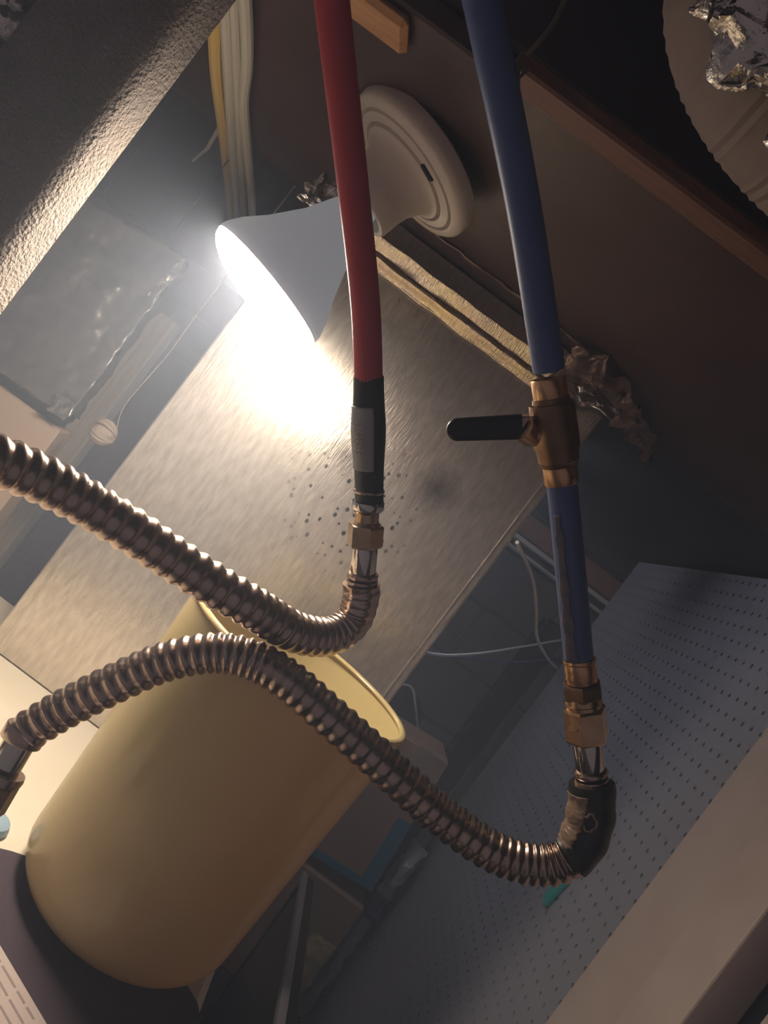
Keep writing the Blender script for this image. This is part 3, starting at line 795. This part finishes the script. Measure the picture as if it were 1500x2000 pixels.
# ---------------------------------------------------------------- behind, right of the duct
# wooden header and pale strips on the far wall
yh = 2.42
o = MB().box(.30, 1.15, yh-.02, yh+.06, CZ+126*yh/F, CZ+166*yh/F, bev=.003).build('wooden_header', M['header']); tag(o, 'red-brown wooden header board high on the far wall', 'board')
o = MB().box(.30, 1.15, yh-.05, yh+.02, CZ+166.5*yh/F, H+.003, bev=.003).build('wooden_header', M['dark_bench']); tag(o, 'dark wooden beam right under the far ceiling', 'beam')
for i, (v_, h_, lab) in enumerate(((121, 9, 'pale trim strip under the red-brown header, upper one'), (98, 5, 'thin pale trim strip on the far wall, lower one'))):
    o = MB().box(.30, 1.15, yh-.05, yh+.05, CZ+(v_-h_)*yh/F, CZ+v_*yh/F, bev=.002).build('pale_strip', M['data_cable']); tag(o, lab, 'strip', 'pale strips on the far wall')
# black frame post at the end of the pegboard
o = MB().box(.478, .545, 1.88, 1.93, 0, CZ+.035, bev=.004).build('black_post', M['black_gloss']); tag(o, 'black upright post at the far edge of the pegboard', 'post')
cc = Q(235, 108, YS)
cable('data_cable', M['data_cable'], [cc + Vector((.004, -.006, 0)), P(1040, 1130, .98), P(1047, 1190, 1.02), P(1049, 1245, 1.05), P(1068, 1283, 1.3), P(1082, 1300, 1.55), P(1089, 1306, 1.845)], .0024, 'thin white cable hanging from the screw at the duct edge')
cable('data_cable', M['data_cable'], [Vector((.1385, 1.15, P(800, 1262, 1.15).z)), P(850, 1278, 1.3), P(930, 1277, 1.5), P(1010, 1265, 1.7), P(1097, 1250, 1.876)], .0026, 'white cable sagging sideways behind the lower blue pipe')
cable('data_cable', M['indigo'], [Vector((.1385, 1.2, P(820, 1268, 1.2).z)), P(860, 1277, 1.4), P(930, 1286, 1.6), P(1010, 1293, 1.75), P(1095, 1287, 1.876)], .002, 'dark blue cable just below the sagging white one')
cable('data_cable', M['data_cable'], [P(770, 1335, 2.1), P(803, 1342, 2.1), P(811, 1375, 2.1), P(816, 1425, 2.15)], .0032, 'short white cable hooked over the black bag')
# workbench
BT = CZ - 1.02
be = thing('workbench', 'dark workbench carrying boxes and screen behind the bucket', 'workbench', (.32, 1.5, 0))
MB().box(.14, .50, .60, 1.865, BT-.04, BT, bev=.003).build('bench_top', M['dark_bench'], be)
for x in (.16, .45):
    for y in (.64, 1.80): MB().box(x, x+.04, y, y+.04, 0, BT-.04, bev=.002).build('leg', M['dark_bench'], be)
MB().box(-.25, .54, 1.94, 2.38, BT-.04, BT, bev=.003).build('bench_top', M['dark_bench'], be)
# cardboard boxes
def cbox(name, label, u0, u1, v0, v1, Y, depth, lean, tape):
    p0_ = Q(u0, v0, Y); p1_ = Q(u1, v1, Y)
    o = thing(name, label, 'box', ((p0_.x+p1_.x)/2, Y+depth/2, p0_.z))
    c = Vector(((p0_.x+p1_.x)/2, Y, p0_.z))
    Mr = Matrix.Translation(c) @ Matrix.Rotation(R(lean), 4, 'Y')
    w2 = (p1_.x-p0_.x)/2; h = p1_.z-p0_.z
    MB().box(-w2, w2, 0, depth, 0, h, Mr, bev=.002).build('carton', M['card'], o)
    if tape:
        MB().box(w2-.034, w2+.0008, -.0008, .05, -.0006, h*.52, Mr).build('blue_tape', M['blue_tape'], o)
        MB().box(-w2, w2-.034, -.0008, .002, .0, .018, Mr).build('blue_tape', M['blue_tape'], o)
        MB().box(w2-.075, w2-.042, -.0007, .002, h*.78, h+.0006, Mr).build('clear_tape', M['card_tape'], o)
    return o
YX = 1.70
zb2 = (BT-CZ)*F/YX
cbox('cardboard_box', 'brown cardboard box edged with blue tape, upper of the stack', 130, 425, -622, -330, YX+.01, .15, -5.5, True)
cbox('cardboard_box', 'plain brown cardboard box under the blue-taped one', 120, 436, zb2, -646, YX, .16, 0, False)
# black bag behind the boxes
m = MB()
bc = P(800, 1420, 2.22)
def bagf(a, b):
    t = 2*math.pi*a; ph = math.pi*(b-.5)
    sx = .12*math.copysign(abs(math.cos(ph))**.5, math.cos(ph)); 
    p = Vector((sx*math.copysign(abs(math.cos(t))**.7, math.cos(t)), sx*.5*math.sin(t), .32*math.sin(ph)))
    return Vector((.31, 2.3, BT+.33)) + p*1.0 + Vector((0, 0, 0))
o = m.grid(bagf, 32, 20).build('black_bag', M['black_soft']); o.location = (.06, 0, .23)
tag(o, 'black soft bag standing above the cardboard boxes', 'bag')
o.location = (.05, -.08, 0.0)
o.scale = (1, 1, 1)
# shelf crate under the bag is the bench itself; the bag is tall
# plastic bags beside the boxes
def pouch(name, mt, label, u0, u1, v0, v1, Y, seed, amp=.008, thick=.03):
    a = Q(u0, v0, Y); b = Q(u1, v1, Y)
    def f(s1, t1):
        ang = 2*math.pi*s1; x = (a.x+b.x)/2 + (b.x-a.x)/2*math.cos(ang); y = Y + thick*math.sin(ang)*math.sin(math.pi*min(1, max(.06, t1)))
        return Vector((x, y, a.z + (b.z-a.z)*t1))
    o = crumple(name, mt, f, 36, 40, amp, 35, seed, th=.0006); return tag(o, label, 'plastic bag')
pouch('plastic_bag', M['film'], 'crumpled clear plastic bag beside the blue tape', 430, 464, -600, -478, 1.76, 61)
pouch('plastic_bag', M['indigo'], 'dark blue plastic packet under the clear bag', 432, 463, -655, -605, 1.76, 67)
pouch('plastic_bag', M['film'], 'long clear plastic sleeve standing along the pegboard edge', 440, 464, zb2, -660, 1.76, 71)
pouch('plastic_bag', M['amber_film'], 'amber plastic packet standing in front of the plain box', 385, 436, zb2, -735, 1.66, 73, thick=.02)
o = crumple('black_cloth', M['black_soft'], lambda a, b: Vector((.40 + .07*a + .0*b, 1.40 + .08*math.sin(b*3), BT + .002 + .17*b*math.sin(math.pi*(a*.8+.1)))), 20, 20, .008, 30, 77, th=.004)
o.location.z = .010
tag(o, 'dark crumpled cloth at the foot of the plastic bags', 'cloth')
# flat screen leaning along the wall
e1 = Vector((-.0413*.99, -.99, .13)).normalized(); e2 = Vector((0, -.13, -.99)); e2 = (e2 - e1*e2.dot(e1)).normalized()
n3 = e1.cross(e2).normalized()
A0 = Vector((.232+.041*1.42, 1.42, CZ-.623))
tv = thing('flat_screen', 'black flat screen propped on the bench right of the bucket', 'screen', A0 + e2*.40)
Mt = Matrix((e1, e2, n3)).transposed().to_4x4(); Mt.translation = A0
sgn = 1 if n3.x > 0 else -1
MB().box(0, .62, 0, .375, 0 if sgn > 0 else -.018, .018 if sgn > 0 else 0, Mt, bev=.002).build('housing', M['black_gloss'], tv)
MB().box(0, .62, -.004, .006, -.006*sgn - .006, -.006*sgn + .006, Mt, bev=.001).build('top_bezel', M['silver'], tv)
MB().box(-.002, .008, .006, .375, -.002*sgn - .003, -.002*sgn + .003, Mt, bev=.001).build('end_bezel', M['black'], tv)
MB().box(.02, .60, .02, .355, -.0015*sgn - .001, -.0015*sgn+.0006, Mt).build('screen_glass', M['black_gloss'], tv)
# teal clip hanging on the pegboard
tq = Vector((.49+.0413*1.08-.010, 1.08, 0)); u_, v_ = uv(1093, 1738)
Yt = .49*F/(u_-62); tq = wallp(Yt, CZ + v_*Yt/F, .004)
tc_ = thing('teal_clip', 'small teal clip hanging on the pegboard below the lower hose', 'clip', tq)
MB().box(-.004, .004, -.012, .012, -.030, .024, Matrix.Translation(tq) @ Matrix.Rotation(R(12), 4, 'X'), bev=.002).build('body', M['teal'], tc_)
MB().box(-.006, .005, -.008, .004, .010, .030, Matrix.Translation(tq) @ Matrix.Rotation(R(12), 4, 'X'), bev=.002).build('tip', M['copper'], tc_)

# cool tube added unseen behind the duct to brighten pegboard end and far wall
tl = thing('fill_tube_lamp', 'slim cool-white fill tube added on the ceiling, unseen behind the metal duct', 'lamp', (.06, 1.43, H-.03))
MB().box(-.09, .13, 1.40, 1.46, H-.018, H+.003, bev=.004).build('housing', M['cream_enamel'], tl)  # part of the added, unseen fill tube
MB().tube([Vector((-.07, 1.43, H-.032)), Vector((.11, 1.43, H-.032))], .010, 16).build('tube', M['fill_tube_glow'], tl)
for xx in (-.08, .115): MB().box(xx-.006, xx+.006, 1.416, 1.444, H-.046, H-.018, bev=.002).build('fill_tube_end_holder', M['cream_enamel'], tl)

# ---------------------------------------------------------------- thin volume added to imitate lens bloom round the bulb
hm = bpy.data.materials.new('bloom_haze'); hm.use_nodes = True; N = hm.node_tree.nodes; N.remove(N['Principled BSDF'])
vs_ = N.new('ShaderNodeVolumeScatter'); vs_.inputs['Color'].default_value = (.66, .77, 1, 1); vs_.inputs['Density'].default_value = BLOOM_HAZE
hm.node_tree.links.new(vs_.outputs[0], N['Material Output'].inputs['Volume'])
hz = MB().box(-2.6, 2.6, -1.8, 3.4, -.2, 2.6).build('bloom_volume', hm, smooth=False)
hz['kind'] = 'stuff'; tag(hz, 'thin volume added to imitate bloom around the lit bulb', 'bloom_volume')
